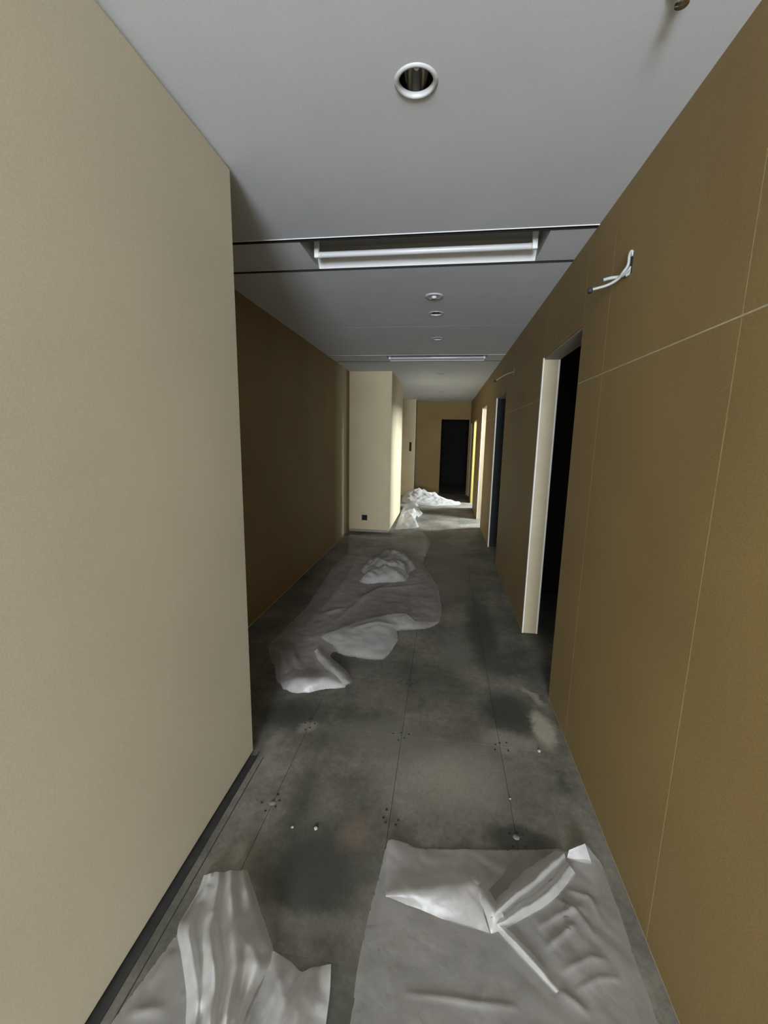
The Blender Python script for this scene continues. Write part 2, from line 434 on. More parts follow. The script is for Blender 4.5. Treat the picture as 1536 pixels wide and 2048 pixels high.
# rooms behind the right wall
def room(idx, y0, y1, mat, label, win=None, depth=1.2):
    x0, x1 = XR + T, XR + T + depth
    L = [(x0, x1 + 0.1, y0 - 0.05, y0, -0.02, ZS), (x0, x1 + 0.1, y1, y1 + 0.05, -0.02, ZS), (x0, x1 + 0.1, y0, y1, 2.6, ZS)]
    if win:
        a, b, c, d = win
        L += [(x1, x1 + 0.1, y0, a, -0.02, ZS), (x1, x1 + 0.1, b, y1, -0.02, ZS), (x1, x1 + 0.1, a, b, -0.02, c), (x1, x1 + 0.1, a, b, d, ZS)]
    else:
        L += [(x1, x1 + 0.1, y0, y1, -0.02, ZS)]
    o = boxes('wall_room_%d' % idx, L, mat)
    tag(o, label, 'room', kind='structure')
    f = boxes('floor_room_%d' % idx, [(XR + 0.0005, x1 + 0.1, y0 - 0.04, y1 + 0.04, -0.10, 0.0)], 'floor')
    tag(f, 'floor of the ' + label, 'floor', kind='structure')
    if win:
        a, b, c, d = win
        w = boxes('window_%d' % idx, [(x1 + 0.02, x1 + 0.07, a, a + 0.04, c, d), (x1 + 0.02, x1 + 0.07, b - 0.04, b, c, d), (x1 + 0.02, x1 + 0.07, a + 0.04, b - 0.04, c, c + 0.04), (x1 + 0.02, x1 + 0.07, a + 0.04, b - 0.04, d - 0.04, d)], 'frame')
        tag(w, 'aluminium window frame in the ' + label.split(' behind')[0] + ' off the right wall', 'window', kind='structure')
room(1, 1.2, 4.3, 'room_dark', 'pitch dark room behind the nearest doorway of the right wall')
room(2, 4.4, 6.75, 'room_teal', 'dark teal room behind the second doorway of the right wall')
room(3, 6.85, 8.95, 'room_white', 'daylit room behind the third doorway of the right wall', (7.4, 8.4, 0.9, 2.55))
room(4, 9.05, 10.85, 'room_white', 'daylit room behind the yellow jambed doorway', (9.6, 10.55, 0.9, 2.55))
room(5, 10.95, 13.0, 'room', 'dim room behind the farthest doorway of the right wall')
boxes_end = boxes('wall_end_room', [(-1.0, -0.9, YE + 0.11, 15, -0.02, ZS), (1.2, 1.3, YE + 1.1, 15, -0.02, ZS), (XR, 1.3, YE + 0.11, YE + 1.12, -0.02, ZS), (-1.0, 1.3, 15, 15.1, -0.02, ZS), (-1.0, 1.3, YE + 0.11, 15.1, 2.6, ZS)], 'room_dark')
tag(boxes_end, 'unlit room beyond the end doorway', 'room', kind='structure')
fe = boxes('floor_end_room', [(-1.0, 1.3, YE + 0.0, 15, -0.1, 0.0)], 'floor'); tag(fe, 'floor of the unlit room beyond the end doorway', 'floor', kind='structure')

# door linings
def door(idx, a, b, h, jm, label, bead=True, jw=T + 0.004):
    d = empty('door_%d' % idx, (XR, (a + b) / 2, 0))
    tag(d, label, 'doorway', kind='structure')
    off = -Vector(d.location)
    def part(name, lst, mat):
        o = boxes(name, lst, mat, d); o.location = off; return o
    part('jamb', [(XR + 0.0045, XR + jw, b - 0.012, b + 0.001, 0.004, h)], jm)
    if jw < T: part('reveal', [(XR + jw, XR + T + 0.004, b - 0.010, b + 0.001, 0.004, h)], 'room_teal')
    part('jamb', [(XR + 0.0045, XR + T + 0.004, a - 0.001, a + 0.010, 0.004, h)], jm)
    part('header', [(XR + 0.0045, XR + T + 0.004, a + 0.010, b - 0.012, h - 0.012, h + 0.001)], 'header')
    if bead:
        part('corner_bead', [(XR - 0.003, XR + 0.006, b - 0.015, b + 0.006, 0.004, h)], 'bead')
        if jw > T: part('corner_bead', [(XR + T - 0.006, XR + T + 0.006, b - 0.015, b + 0.001, 0.004, h)], 'bead')
door(1, *DOORS[0], 'jamb', 'nearest doorway in the right wall, pitch dark with a cream jamb')
door(2, *DOORS[1], 'bead', 'second doorway in the right wall with a thin whitish jamb', True, 0.014)
door(3, *DOORS[2], 'jamb', 'third doorway in the right wall spilling daylight onto the floor')
door(4, *DOORS[3], 'yellow', 'fourth doorway in the right wall with a bright yellow jamb', False)
door(5, *DOORS[4], 'jamb', 'farthest doorway in the right wall next to the end wall', False)

# cable holes and slot
boxes('cable_slot', [(XR - 0.001, XR + 0.001, 1.868, 1.890, 2.175, 2.245)], 'slot', wr)
boxes('cable_slot', [(XR - 0.001, XR + 0.001, 4.70, 4.72, 2.20, 2.27)], 'gypsum', wr)

# ------------------------------------------------------------------ ceiling
slab = boxes('ceiling', [(-1.75, XR + T, YB - 0.1, YE + 0.1, ZS, ZS + 0.1), (XR + T, XR + T + 1.3, -0.0, 15.1, ZS, ZS + 0.1), (-1.1, XR + T, YE + 0.1, 15.1, ZS, ZS + 0.1)], 'slot')
tag(slab, 'pale grey corridor ceiling of wide panels with dark slots', 'ceiling', kind='structure')
def panel(y0, y1, holes=(), x0=XREC, x1=XR, z0=ZC, th=0.012, name='ceiling_panel'):
    bm = bmesh.new()
    hs = sorted(holes, key=lambda h: h[1])
    ycuts = [y0] + [(hs[i][1] + hs[i+1][1]) / 2 for i in range(len(hs) - 1)] + [y1]
    if not hs:
        box_bm(bm, x0, x1, y0, y1, z0, z0 + th)
    for (hx, hy, r), ya, yb in zip(hs, ycuts, ycuts[1:]):
        n = 40
        angs = [2 * math.pi * k / n for k in range(n)] + [math.atan2(cy_ - hy, cx_ - hx) % (2 * math.pi) for cx_ in (x0, x1) for cy_ in (ya, yb)]
        angs = sorted(set(round(a, 6) for a in angs))
        inn, out, inu = [], [], []
        for a in angs:
            c, s = math.cos(a), math.sin(a)
            k = min([(x1 - hx) / c if c > 1e-9 else 1e9, (x0 - hx) / c if c < -1e-9 else 1e9, (yb - hy) / s if s > 1e-9 else 1e9, (ya - hy) / s if s < -1e-9 else 1e9])
            inn.append(bm.verts.new((hx + r * c, hy + r * s, z0))); inu.append(bm.verts.new((hx + r * c, hy + r * s, z0 + th)))
            out.append(bm.verts.new((hx + k * c, hy + k * s, z0)))
        for i in range(len(angs)):
            j = (i + 1) % len(angs)
            bm.faces.new((inn[i], inn[j], out[j], out[i])); bm.faces.new((inn[j], inn[i], inu[i], inu[j]))
    if hs:
        # edge faces give the panel its thickness
        for (xa, ya, xb, yb) in ((x0, y0, x1, y0), (x0, y1, x1, y1)):
            v = [bm.verts.new(c) for c in ((xa, ya, z0), (xb, yb, z0), (xb, yb, z0 + th), (xa, ya, z0 + th))]
            bm.faces.new(v)
        v = [bm.verts.new(c) for c in ((x0, y0, z0 + th), (x1, y0, z0 + th), (x1, y1, z0 + th), (x0, y1, z0 + th))]
        # upper face left open over the lamp cans
        for q in v: bm.verts.remove(q)
    return bm_obj(name, bm, 'ceiling', slab)
DLX = -0.125
RH = 0.055
DL = [(-0.124, 1.410), (-0.112, 3.711), (-0.113, 4.590), (-0.105, 6.944), (-0.096, 9.495), (-0.090, 10.584)]
panel(YB, 2.320, [(DL[0][0], DL[0][1], RH)])
panel(2.754, 4.108, [(DL[1][0], DL[1][1], RH)])
panel(4.1115, 5.452, [(DL[2][0], DL[2][1], RH)])
panel(5.894, 8.380, [(DL[3][0], DL[3][1], RH)])
panel(8.3835, YE, [(DL[4][0], DL[4][1], RH), (DL[5][0], DL[5][1], RH)])
FX0, FX1 = -0.804, 0.472
for (a, b, xa, xb) in ((2.358, 2.722, FX0, FX1), (5.490, 5.862, FX0 + 0.04, FX1 + 0.0)):
    boxes('lamp_strip_panel', [(XREC, xa, a, b, ZC, ZC + 0.012)], 'ceiling', slab)
    boxes('lamp_strip_panel', [(xb, XR, a, b, ZC, ZC + 0.012)], 'ceiling', slab)
    for ya, yb in ((a - 0.038, a), (b, b + 0.032)):
        boxes('slot_channel', [(XREC, XR, ya, yb, ZC + 0.012, ZC + 0.03)], 'slot', slab)
    boxes('slot_trim', [(XREC, XR, a - 0.040, a - 0.0355, ZC - 0.003, ZC + 0.010)], 'white_trim', slab)
    boxes('slot_liner', [(XREC, XR, a - 0.010, a - 0.0002, ZC - 0.0005, ZC + 0.012)], 'slot', slab)
    boxes('slot_liner', [(XREC, XR, b + 0.020, b + 0.031, ZC - 0.0005, ZC + 0.012)], 'slot', slab)

# recessed fluorescent fittings
def fluorescent(y0, y1, xa, xb, label):
    yc = (y0 + y1) / 2
    root = empty('fluorescent_light', ((xa + xb) / 2, yc, ZC)); tag(root, label, 'ceiling light', 'recessed fluorescent fittings')
    L = root.location
    prof = [(y0 + 0.001, ZC), (y0 + 0.001, ZC + 0.10), (y1 - 0.050, ZC + 0.10), (y1 - 0.046, ZC + 0.055), (y1 - 0.002, ZC)]
    bm = bmesh.new(); a = []; b = []
    for (yy, zz) in prof:
        a.append(bm.verts.new((xa + 0.001, yy, zz))); b.append(bm.verts.new((xb - 0.001, yy, zz)))
    for i in (0, 1, 2): bm.faces.new((a[i], a[i+1], b[i+1], b[i]))
    bm.faces.new(a); bm.faces.new(b[::-1])
    o = bm_obj('housing', bm, 'housing', root); o.location = -L
    bm = bmesh.new(); a = []; b = []
    for (yy, zz) in prof[3:]:
        a.append(bm.verts.new((xa + 0.002, yy, zz))); b.append(bm.verts.new((xb - 0.002, yy, zz)))
    bm.faces.new((a[0], a[1], b[1], b[0]))
    o = bm_obj('reflector', bm, 'white_metal', root); o.location = -L
    ty, tz = yc + 0.01, ZC + 0.010
    o = lathe('tube', [(0, -0.585), (0.0145, -0.585), (0.0155, -0.575), (0.0155, 0.575), (0.0145, 0.585), (0, 0.585)], 'tube', root, 20)
    o.rotation_euler = (0, math.pi / 2, 0); o.location = (0, ty - L.y, tz - L.z)
    for s in (-1, 1):
        o = boxes('lamp_holder', [(s * 0.6 - 0.014, s * 0.6 + 0.014, -0.012, 0.012, -0.016, 0.085)], 'white_metal', root, bevel=0.003); o.location = (0, ty - L.y, tz - L.z)
        o = lathe('tube_cap', [(0.0165, -0.01), (0.0165, 0.01), (0, 0.01)], 'bead', root, 16); o.rotation_euler = (0, math.pi / 2, 0); o.location = (s * 0.578, ty - L.y, tz - L.z)
    return root
fluorescent(2.358, 2.722, FX0, FX1, 'unlit recessed fluorescent trough nearest the camera, tube and white reflector showing')
fluorescent(5.490, 5.862, FX0 + 0.04, FX1, 'farther unlit recessed fluorescent trough seen as a thin white bar')

# downlights
def downlight(x, y, label):
    root = empty('downlight', (x, y, ZC)); tag(root, label, 'downlight', 'row of recessed downlights')
    lathe('trim_ring', [(0.050, 0.010), (0.050, -0.002), (0.053, -0.005), (0.059, -0.005), (0.0635, -0.001), (0.0635, 0.0005)], 'ring', root, 40)
    lathe('reflector', [(0.0505, 0.0), (0.050, 0.035), (0.046, 0.085), (0.034, 0.125), (0.0, 0.13)], 'chrome', root, 40)
    l = lathe('lamp', [(0, 0.030), (0.006, 0.031), (0.010, 0.036), (0.010, 0.10), (0.015, 0.104), (0.015, 0.128)], 'lamp', root, 20)
    return root
dl_labels = ['large round downlight nearest the camera, dark inside with a white rim',
             'downlight just behind the white ceiling disc, before the ceiling joint',
             'downlight between the ceiling joint and the far fluorescent bar',
             'downlight just beyond the far fluorescent bar',
             'second farthest downlight, a bright speck near the end wall',
             'farthest downlight, tiny speck right before the end wall']
for (x, y), lb in zip(DL, dl_labels): downlight(x, y, lb)

# ceiling disc (concealed head) and sprinkler
root = empty('ceiling_detector', (-0.116, 3.278, ZC)); tag(root, 'shallow white ceiling disc with a small centre, beyond the near fluorescent trough', 'detector')
lathe('base_dish', [(0.066, 0.0), (0.066, -0.004), (0.056, -0.009), (0.046, -0.006), (0.030, -0.005), (0.0, -0.005)], 'ring', root, 36)
lathe('sensor_head', [(0.018, -0.004), (0.017, -0.014), (0.010, -0.018), (0.0, -0.018)], 'white_trim', root, 24)
root = empty('sprinkler_head', (0.492, 1.222, ZC)); tag(root, 'small pendent sprinkler head at the top right of the ceiling', 'sprinkler')
lathe('escutcheon', [(0.030, 0.0), (0.029, -0.004), (0.018, -0.010), (0.012, -0.010)], 'white_metal', root, 28)
lathe('body', [(0.011, -0.006), (0.011, -0.014), (0.008, -0.016), (0.004, -0.030), (0.003, -0.032)], 'chrome', root, 18)
lathe('deflector', [(0.0, -0.031), (0.015, -0.032), (0.015, -0.034), (0.0, -0.034)], 'chrome', root, 18)
for s in (-1, 1):
    tube('frame_arm', [(s * 0.009, 0, -0.013), (s * 0.012, 0, -0.022), (s * 0.003, 0, -0.032)], 0.0018, 'chrome', root, 8)

# ------------------------------------------------------------------ wall fittings
def PY(px, py, y):
    d = FX + RX * ((px - 768) / FPX) - UX * ((py - 1024) / FPX)
    t_ = y / d.y
    return (d.x * t_, y, CAMZ + d.z * t_)
def wire_bundle(base, paths, cap, label):
    root = empty('cable_bundle', base); tag(root, label, 'cable', 'cables left sticking out of the right wall')
    L = root.location
    for p, r in paths:
        o = tube('wire', p, r, 'cable', root); o.location = -L
    c, d = Vector(cap[0]), Vector(cap[1]).normalized()
    o = tube('end_cap', [c - d * 0.012, c, c + d * 0.012], cap[2], 'slot', root, 14, 2); o.location = -L
wire_bundle((XR, 1.88, 2.20),
    [([(XR + 0.001, 1.878, 2.235), (XR - 0.006, 1.876, 2.252), (XR - 0.010, 1.884, 2.240), PY(1256, 530, 1.89), PY(1246, 545, 1.90), PY(1236, 558, 1.92), PY(1218, 569, 1.935), PY(1200, 575, 1.945), PY(1184, 579, 1.95)], 0.0055),
     ([(XR + 0.001, 1.884, 2.200), PY(1258, 540, 1.89), PY(1248, 549, 1.91), PY(1237, 554, 1.93), PY(1222, 556, 1.94), PY(1207, 560, 1.95)], 0.0065),
     ([(XR + 0.001, 1.884, 2.188), PY(1259, 546, 1.89), PY(1252, 551, 1.90)], 0.006)],
    (PY(1180, 581, 1.945), (0.3, 1, 0.1), 0.0105), 'white cables with a dark end sticking out high on the near right wall')
wire_bundle((XR, 4.71, 2.23),
    [([(XR + 0.001, 4.71, 2.24), PY(1026, 744, 4.73), PY(1014, 748, 4.78), PY(1003, 754, 4.83), PY(992, 761, 4.86)], 0.0035)],
    (PY(990, 762, 4.86), (0.3, 1, 0.1), 0.013), 'small cable with a dark end on the right wall between first and second doorway')
def socket(name, x, y, z, w, h, label, cat):
    root = empty(name, (x, y, z)); tag(root, label, cat)
    boxes('box_rim', [(-w, w, -0.004, 0.0, h - 0.006, h), (-w, w, -0.004, 0.0, -h, -h + 0.006), (-w, -w + 0.006, -0.004, 0.0, -h + 0.006, h - 0.006), (w - 0.006, w, -0.004, 0.0, -h + 0.006, h - 0.006)], 'slot', root)
    boxes('box_back', [(-w + 0.006, w - 0.006, -0.0015, 0.0, -h + 0.006, h - 0.006)], 'dark', root)
    return root
socket('socket_box', -1.246, YP0, 0.243, 0.045, 0.045, 'square black empty socket box low on the cream pier', 'socket')
socket('switch_plate', -0.895, YQ, 1.32, 0.03, 0.12, 'tall narrow dark switch box on the far cream pier', 'switch')

# ------------------------------------------------------------------ plastic sheeting
def smooth_poly(pts, sub=5):
    n = len(pts); out = []
    for i in range(n):
        p0, p1, p2, p3 = (np.array(pts[(i + k) % n]) for k in (-1, 0, 1, 2))
        for k in range(sub):
            t = k / sub
            a = 0.5 * ((2*p1) + (p2-p0)*t + (2*p0-5*p1+4*p2-p3)*t*t + (3*p1-p0-3*p2+p3)*t**3)
            b = p1 + (p2 - p1) * t
            out.append(0.55 * a + 0.45 * b)
    return np.array(out)
def inside(poly, q):
    x, y = q[:, 0], q[:, 1]; r = np.zeros(len(q), bool)
    for a, b in zip(poly, np.roll(poly, -1, 0)):
        c = (a[1] > y) != (b[1] > y)
        with np.errstate(divide='ignore', invalid='ignore'):
            xi = (b[0] - a[0]) * (y - a[1]) / (b[1] - a[1]) + a[0]
        r ^= c & (x < xi)
    return r
def nearest_on(poly, q):
    best = np.full(len(q), 1e9); res = q.copy()
    for a, b in zip(poly, np.roll(poly, -1, 0)):
        ab = b - a; L = ab @ ab
        if L < 1e-12: continue
        t = np.clip(((q - a) @ ab) / L, 0, 1); c = a + t[:, None] * ab
        d = np.linalg.norm(q - c, axis=1); m_ = d < best
        best[m_] = d[m_]; res[m_] = c[m_]
    return res, best
def seg_dist(pl, q):
    best = np.full(len(q), 1e9); tt = np.zeros(len(q)); n = len(pl) - 1
    for i in range(n):
        a, b = pl[i], pl[i+1]; ab = b - a; L = max(ab @ ab, 1e-12)
        t = np.clip(((q - a) @ ab) / L, 0, 1); d = np.linalg.norm(q - a - t[:, None] * ab, axis=1)
        m_ = d < best; best[m_] = d[m_]; tt[m_] = (i + t[m_]) / n
    return best, tt
def crumple(q, scale, seed, aniso=(1, 1), rot=0.0):
    rg = np.random.default_rng(seed)
    c, s = math.cos(rot), math.sin(rot)
    u = np.stack([(q[:, 0] * c + q[:, 1] * s) / aniso[0], (-q[:, 0] * s + q[:, 1] * c) / aniso[1]], 1) / scale
    u = u + 0.35 * np.sin(u[:, ::-1] * 1.7 + 1.3)
    lo = u.min(0) - 1; hi = u.max(0) + 1
    k = int(max(6, (hi - lo).prod()))
    sd = rg.uniform(lo, hi, (k, 2))
    d1 = np.full(len(u), 9.0); d2 = np.full(len(u), 9.0)
    for p in sd:
        d = np.hypot(u[:, 0] - p[0], u[:, 1] - p[1])
        d2 = np.minimum(d2, np.maximum(d, d1)); d1 = np.minimum(d1, d)
    return np.clip(d2 - d1, 0, 1.2) * 0.6 + np.clip(d1, 0, 1.2) * 0.5
def W(p):
    """control point: (px, py[, h]) of the photo, or ('w', x, y[, h]) in metres"""
    if p[0] == 'w': return np.array((p[1], p[2], p[3] if len(p) > 3 else 0.004))
    h = p[2] if len(p) > 2 else 0.004
    v = P(p[0], p[1], h); return np.array((v.x, v.y, h))
def sheet(name, outline, ctrl, ridges, mat, res, crump=(), parent=None, lift=0.0, seed=1, power=3.0, xlim=None):
    o3 = smooth_poly([W(p) for p in outline])
    poly = o3[:, :2]
    lo, hi = poly.min(0) - res, poly.max(0) + res
    nx, ny = int((hi[0] - lo[0]) / res) + 2, int((hi[1] - lo[1]) / res) + 2
    gx, gy = np.meshgrid(lo[0] + np.arange(nx) * res, lo[1] + np.arange(ny) * res, indexing='ij')
    q = np.stack([gx.ravel(), gy.ravel()], 1)
    ins = inside(poly, q)
    cen = np.stack([(gx[:-1, :-1] + res / 2).ravel(), (gy[:-1, :-1] + res / 2).ravel()], 1)
    cin = inside(poly, cen)
    ii, jj = np.meshgrid(np.arange(nx - 1), np.arange(ny - 1), indexing='ij')
    idx = (ii * ny + jj).ravel()
    quads = np.stack([idx, idx + ny, idx + ny + 1, idx + 1], 1)
    keep = cin | (ins[quads].sum(1) >= 3)
    quads = quads[keep]
    used, inv = np.unique(quads, return_inverse=True); quads = inv.reshape(quads.shape)
    q = q[used]; ins = ins[used]
    snap, dist = nearest_on(poly, q)
    near = (~ins) | (dist < res * 0.35)
    q[near] = snap[near]
    edge = nearest_on(poly, q)[1]
    cp = np.array([W(p) for p in ctrl] ) if ctrl else np.zeros((0, 3))
    allp = np.vstack([o3[::2], cp]) if len(cp) else o3[::2]
    wt = np.concatenate([np.full(len(o3[::2]), 0.35), np.full(len(cp), 1.0)])
    def phi(d): return -np.sqrt(d * d + 0.0003)
    n_ = len(allp); D_ = np.hypot(allp[:, None, 0] - allp[None, :, 0], allp[:, None, 1] - allp[None, :, 1])
    ext = max(D_.max(), 1e-3)
    A_ = np.zeros((n_ + 3, n_ + 3)); A_[:n_, :n_] = phi(D_ / ext) + np.diag(0.002 / wt)
    Q_ = np.column_stack([np.ones(n_), allp[:, :2] / ext]); A_[:n_, n_:] = Q_; A_[n_:, :n_] = Q_.T
    sol = np.linalg.lstsq(A_, np.concatenate([allp[:, 2], np.zeros(3)]), rcond=None)[0]
    z = sol[n_] + q @ sol[n_ + 1:] / ext
    for p, w_ in zip(allp, sol[:n_]):
        z = z + w_ * phi(np.hypot(q[:, 0] - p[0], q[:, 1] - p[1]) / ext)
    z = np.clip(z, 0.002, allp[:, 2].max() * 1.05)
    for pl, h, wd in ridges:
        pts = np.array([W(p)[:2] for p in pl])
        d, t_ = seg_dist(pts, q)
        z += h * np.exp(-np.abs(d / wd) ** 1.15) * (np.sin(np.pi * np.clip(t_, 0, 1)) ** 0.6)
    fade = np.clip(edge / 0.05, 0.25, 1)
    for (amp, sc, an, rt, where) in crump:
        k = amp * crumple(q, sc, seed, an, rt)
        if where is not None:
            cx, cy, rad = where
            k *= np.exp(-((q[:, 0] - cx) ** 2 + (q[:, 1] - cy) ** 2) / rad ** 2)
        z += k * fade; seed += 1
    z = np.maximum(z, 0.003) + lift
    if xlim: q[:, 0] = np.clip(q[:, 0], xlim[0], xlim[1])
    me = bpy.data.meshes.new(name)
    me.from_pydata(np.column_stack([q, z]).tolist(), [], quads.tolist()); me.update()
    for p in me.polygons: p.use_smooth = True
    return link_mesh(name, me, mat, parent)

def cr(p0, p1, p2, p3, t):
    return 0.5 * ((2*p1) + (p2-p0)*t + (2*p0-5*p1+4*p2-p3)*t*t + (3*p1-p0-3*p2+p3)*t**3)
def densify(G, sub):
    out = []
    for i in range(len(G) - 1):
        for k in range(sub):
            out.append(cr(G[max(i-1, 0)], G[i], G[i+1], G[min(i+2, len(G)-1)], k / sub))
    out.append(G[-1]); return np.array(out)
def loft(name, rows_, mat, parent, su=8, sv=8, amp=0.0, sc=0.05, seed=1):
    G = np.array([[W(p) for p in r] for r in rows_])
    G = densify(G, sv); G = densify(G.transpose(1, 0, 2), su).transpose(1, 0, 2)
    nr, nc = G.shape[:2]; V = G.reshape(-1, 3).copy()
    if amp:
        V[:, 2] += amp * (crumple(V[:, :2], sc, seed) - 0.4)
    V[:, 2] = np.maximum(V[:, 2], 0.005)
    F = [(i*nc + j, i*nc + j + 1, (i+1)*nc + j + 1, (i+1)*nc + j) for i in range(nr - 1) for j in range(nc - 1)]
    me = bpy.data.meshes.new(name); me.from_pydata(V.tolist(), [], F); me.update()
    for p in me.polygons: p.use_smooth = True
    return link_mesh(name, me, mat, parent)

# A: sheet lower right, with a folded-over top hem and a twisted knot
A = sheet('plastic_sheet',
    [(777, 1680, .025), (817, 1688, .012), (831, 1696), (905, 1699), (979, 1700), (1060, 1700), (1116, 1698), (1134, 1704, .01), (1170, 1687, .035), (1186, 1706, .02), (1205, 1733), (1239, 1824), (1275, 1934), (1316, 2042),
     ('w', .645, .60), ('w', .65, .1), ('w', .2, .05), ('w', -.22, .12), ('w', -.19, .60), (701, 2042), (715, 1936), (737, 1831), (760, 1745, .008)],
    [(985, 1836, .008), (1150, 1720, .012), (1120, 1900, .008), (850, 1950, .004), (900, 2040, .004), (1100, 2040, .006), (800, 1880, .004)],
    [([(1118, 1984), (1180, 2035)], .010, .010),
     ([(810, 1988), (890, 1996), (960, 2010), (1040, 2018)], .008, .006), ([(985, 1880), (970, 1960), (955, 2048)], .003, .006),
     ([(1172, 1740), (1176, 1850), (1180, 1990)], .004, .006),
     ([(1075, 1862), (1110, 1838), (1165, 1815)], .012, .010), ([(1090, 1905), (1130, 1868), (1150, 1850)], .012, .009), ([(1110, 1800), (1155, 1830), (1190, 1880)], .009, .009), ([(1130, 1780), (1180, 1800), (1205, 1850)], .009, .009), ([(1120, 1950), (1180, 1920), (1215, 1925)], .007, .009), ([(1150, 1985), (1200, 1960), (1240, 1962)], .006, .009)],
    'plastic', 0.006, [(.012, .13, (.6, 1.8), .6, (.45, 1.15, .30)), (.004, .16, (1, 1), 0, None)], seed=3, xlim=(-2, .65))
tag(A, 'milky plastic sheet on the floor at lower right with a twisted fold', 'plastic sheet', 'milky plastic sheets on the floor')
loft('folded_hem', [
    [(777, 1681, .020), (831, 1697, .010), (900, 1700, .010), (979, 1701, .010), (1040, 1702, .012)],
    [(772, 1735, .016), (830, 1742, .016), (900, 1740, .016), (955, 1742, .022), (1005, 1750, .03)],
    [(771, 1786, .026), (835, 1779, .048), (900, 1775, .058), (935, 1776, .060), (965, 1800, .045)],
    [(774, 1792, .014), (829, 1816, .010), (900, 1842, .008), (950, 1858, .008), (980, 1868, .010)]], 'plastic', A, 12, 10, .016, .08, 5)
loft('twisted_fold', [
    [(1112, 1700, .006), (1050, 1742, .006), (1000, 1790, .008), (975, 1825, .010)],
    [(1128, 1706, .035), (1066, 1760, .055), (1012, 1806, .062), (982, 1838, .050)],
    [(1133, 1722, .010), (1082, 1776, .010), (1022, 1818, .018), (988, 1848, .020)],
    [(1140, 1730, .030), (1098, 1783, .045), (1046, 1820, .045), (994, 1852, .035)],
    [(1152, 1748, .006), (1108, 1800, .006), (1052, 1838, .006), (1000, 1866, .006)]], 'plastic_thick', A, 12, 10, .022, .045, 6)
loft('twisted_fold', [
    [(930, 1772, .03), (955, 1800, .04), (972, 1830, .04), (982, 1868, .010)],
    [(945, 1752, .04), (968, 1790, .055), (986, 1826, .060), (996, 1862, .012)],
    [(958, 1745, .02), (982, 1786, .03), (1004, 1822, .045), (1012, 1850, .010)]], 'plastic_thick', A, 10, 8, .018, .04, 7)
loft('creased_ridge', [
    [(1006, 1846, .006), (1064, 1904, .006), (1126, 1980, .005)],
    [(997, 1849, .034), (1053, 1907, .034), (1117, 1983, .014)],
    [(990, 1858, .006), (1045, 1917, .006), (1111, 1989, .005)]], 'plastic_thick', A, 14, 6, .010, .03, 8)
loft('raised_corner', [
    [(1138, 1700, .030), (1155, 1693, .045), (1170, 1687, .055)],
    [(1134, 1716, .008), (1158, 1724, .010), (1184, 1728, .010)]], 'plastic_thick', A, 8, 8, .004, .03, 9)
# faded print running down the film, too worn to read
AV = np.array([v.co for v in A.data.vertices])
def mark(pts, w=0.0016, closed=False):
    q = []
    for a, b in pts:
        v = W((a, b, .012)); k = np.argmin(np.hypot(AV[:, 0] - v[0], AV[:, 1] - v[1]))
        q.append(Vector((v[0], v[1], AV[k, 2] + .002)))
    if closed: q.append(q[0])
    bm = bmesh.new()
    L_, R_ = [], []
    for k, p in enumerate(q):
        d = q[min(k + 1, len(q) - 1)] - q[max(k - 1, 0)]
        n_ = Vector((-d.y, d.x, 0)).normalized() * w
        L_.append(bm.verts.new(p - n_)); R_.append(bm.verts.new(p + n_))
    for k in range(len(q) - 1): bm.faces.new((L_[k], L_[k+1], R_[k+1], R_[k]))
    bm_obj('printed_mark', bm, 'print', A)
mark([(1128 + 4.5 * math.cos(a), 1793 + 4.5 * math.sin(a)) for a in [k * math.pi / 5 for k in range(10)]], closed=True)
mark([(1126, 1806), (1131, 1803), (1135, 1807), (1134, 1810)]); mark([(1127, 1813), (1131, 1812), (1131, 1816), (1127, 1817)])
mark([(1128, 1824), (1132, 1819), (1137, 1825)]); mark([(1127, 1837), (1132, 1835), (1138, 1837)]); mark([(1131, 1862), (1137, 1860), (1142, 1864)], 0.003)

# B: crumpled sheet lower left
B = sheet('plastic_sheet',
    [(420, 1765), (490, 1755), (505, 1800), (512, 1840), (540, 1900), (580, 1930), (601, 1943), (650, 1940), (650, 1990), (640, 2048),
     ('w', -.24, .55), ('w', -.30, .15), ('w', -.80, .12), ('w', -.80, .60), (222, 2048), (290, 1955), (354, 1868), (372, 1840), (398, 1795)],
    [(330, 1960, .004), (300, 2040, .004), (345, 2040, .004)], [([(260, 2030), (330, 2022)], .012, .01), ([(300, 1975), (345, 1900)], .008, .01)],
    'plastic', 0.008, [(.010, .09, (.5, 3.0), .05, None)], seed=21, xlim=(-.815, 2))
tag(B, 'crumpled milky plastic sheet bunched against the left wall at lower left', 'plastic sheet', 'milky plastic sheets on the floor')
HX = [.06, .62, .50, .95, .62, 1.0, .80, .70, .10]
def brow(y, xs, hh, dy=0.0):
    return [(x, y + dy * k / 8, max(.005, hh * HX[k] * (1 if k in (0, 8) else random.uniform(.72, 1.18)))) for k, x in enumerate(xs)]
loft('bunched_fold', [
    [(x, y, h) for x, y, h in zip((408, 420, 430, 440, 451, 462, 474, 486, 494), (1748, 1746, 1745, 1744, 1742, 1741, 1740, 1738, 1737), (.03, .045, .035, .055, .04, .055, .04, .05, .03))],
    brow(1797, (388, 402, 416, 430, 446, 462, 480, 498, 513), .075),
    brow(1855, (356, 378, 396, 422, 440, 462, 486, 510, 533), .105),
    brow(1912, (362, 384, 402, 426, 447, 470, 492, 520, 547), .120),
    brow(1985, (372, 392, 406, 428, 444, 462, 478, 496, 512), .125),
    brow(2055, (370, 388, 400, 420, 434, 448, 460, 472, 484), .125),
    brow(2200, (355, 372, 384, 402, 414, 426, 436, 446, 458), .115)], 'plastic_thick', B, 8, 10, .030, .085, 22)
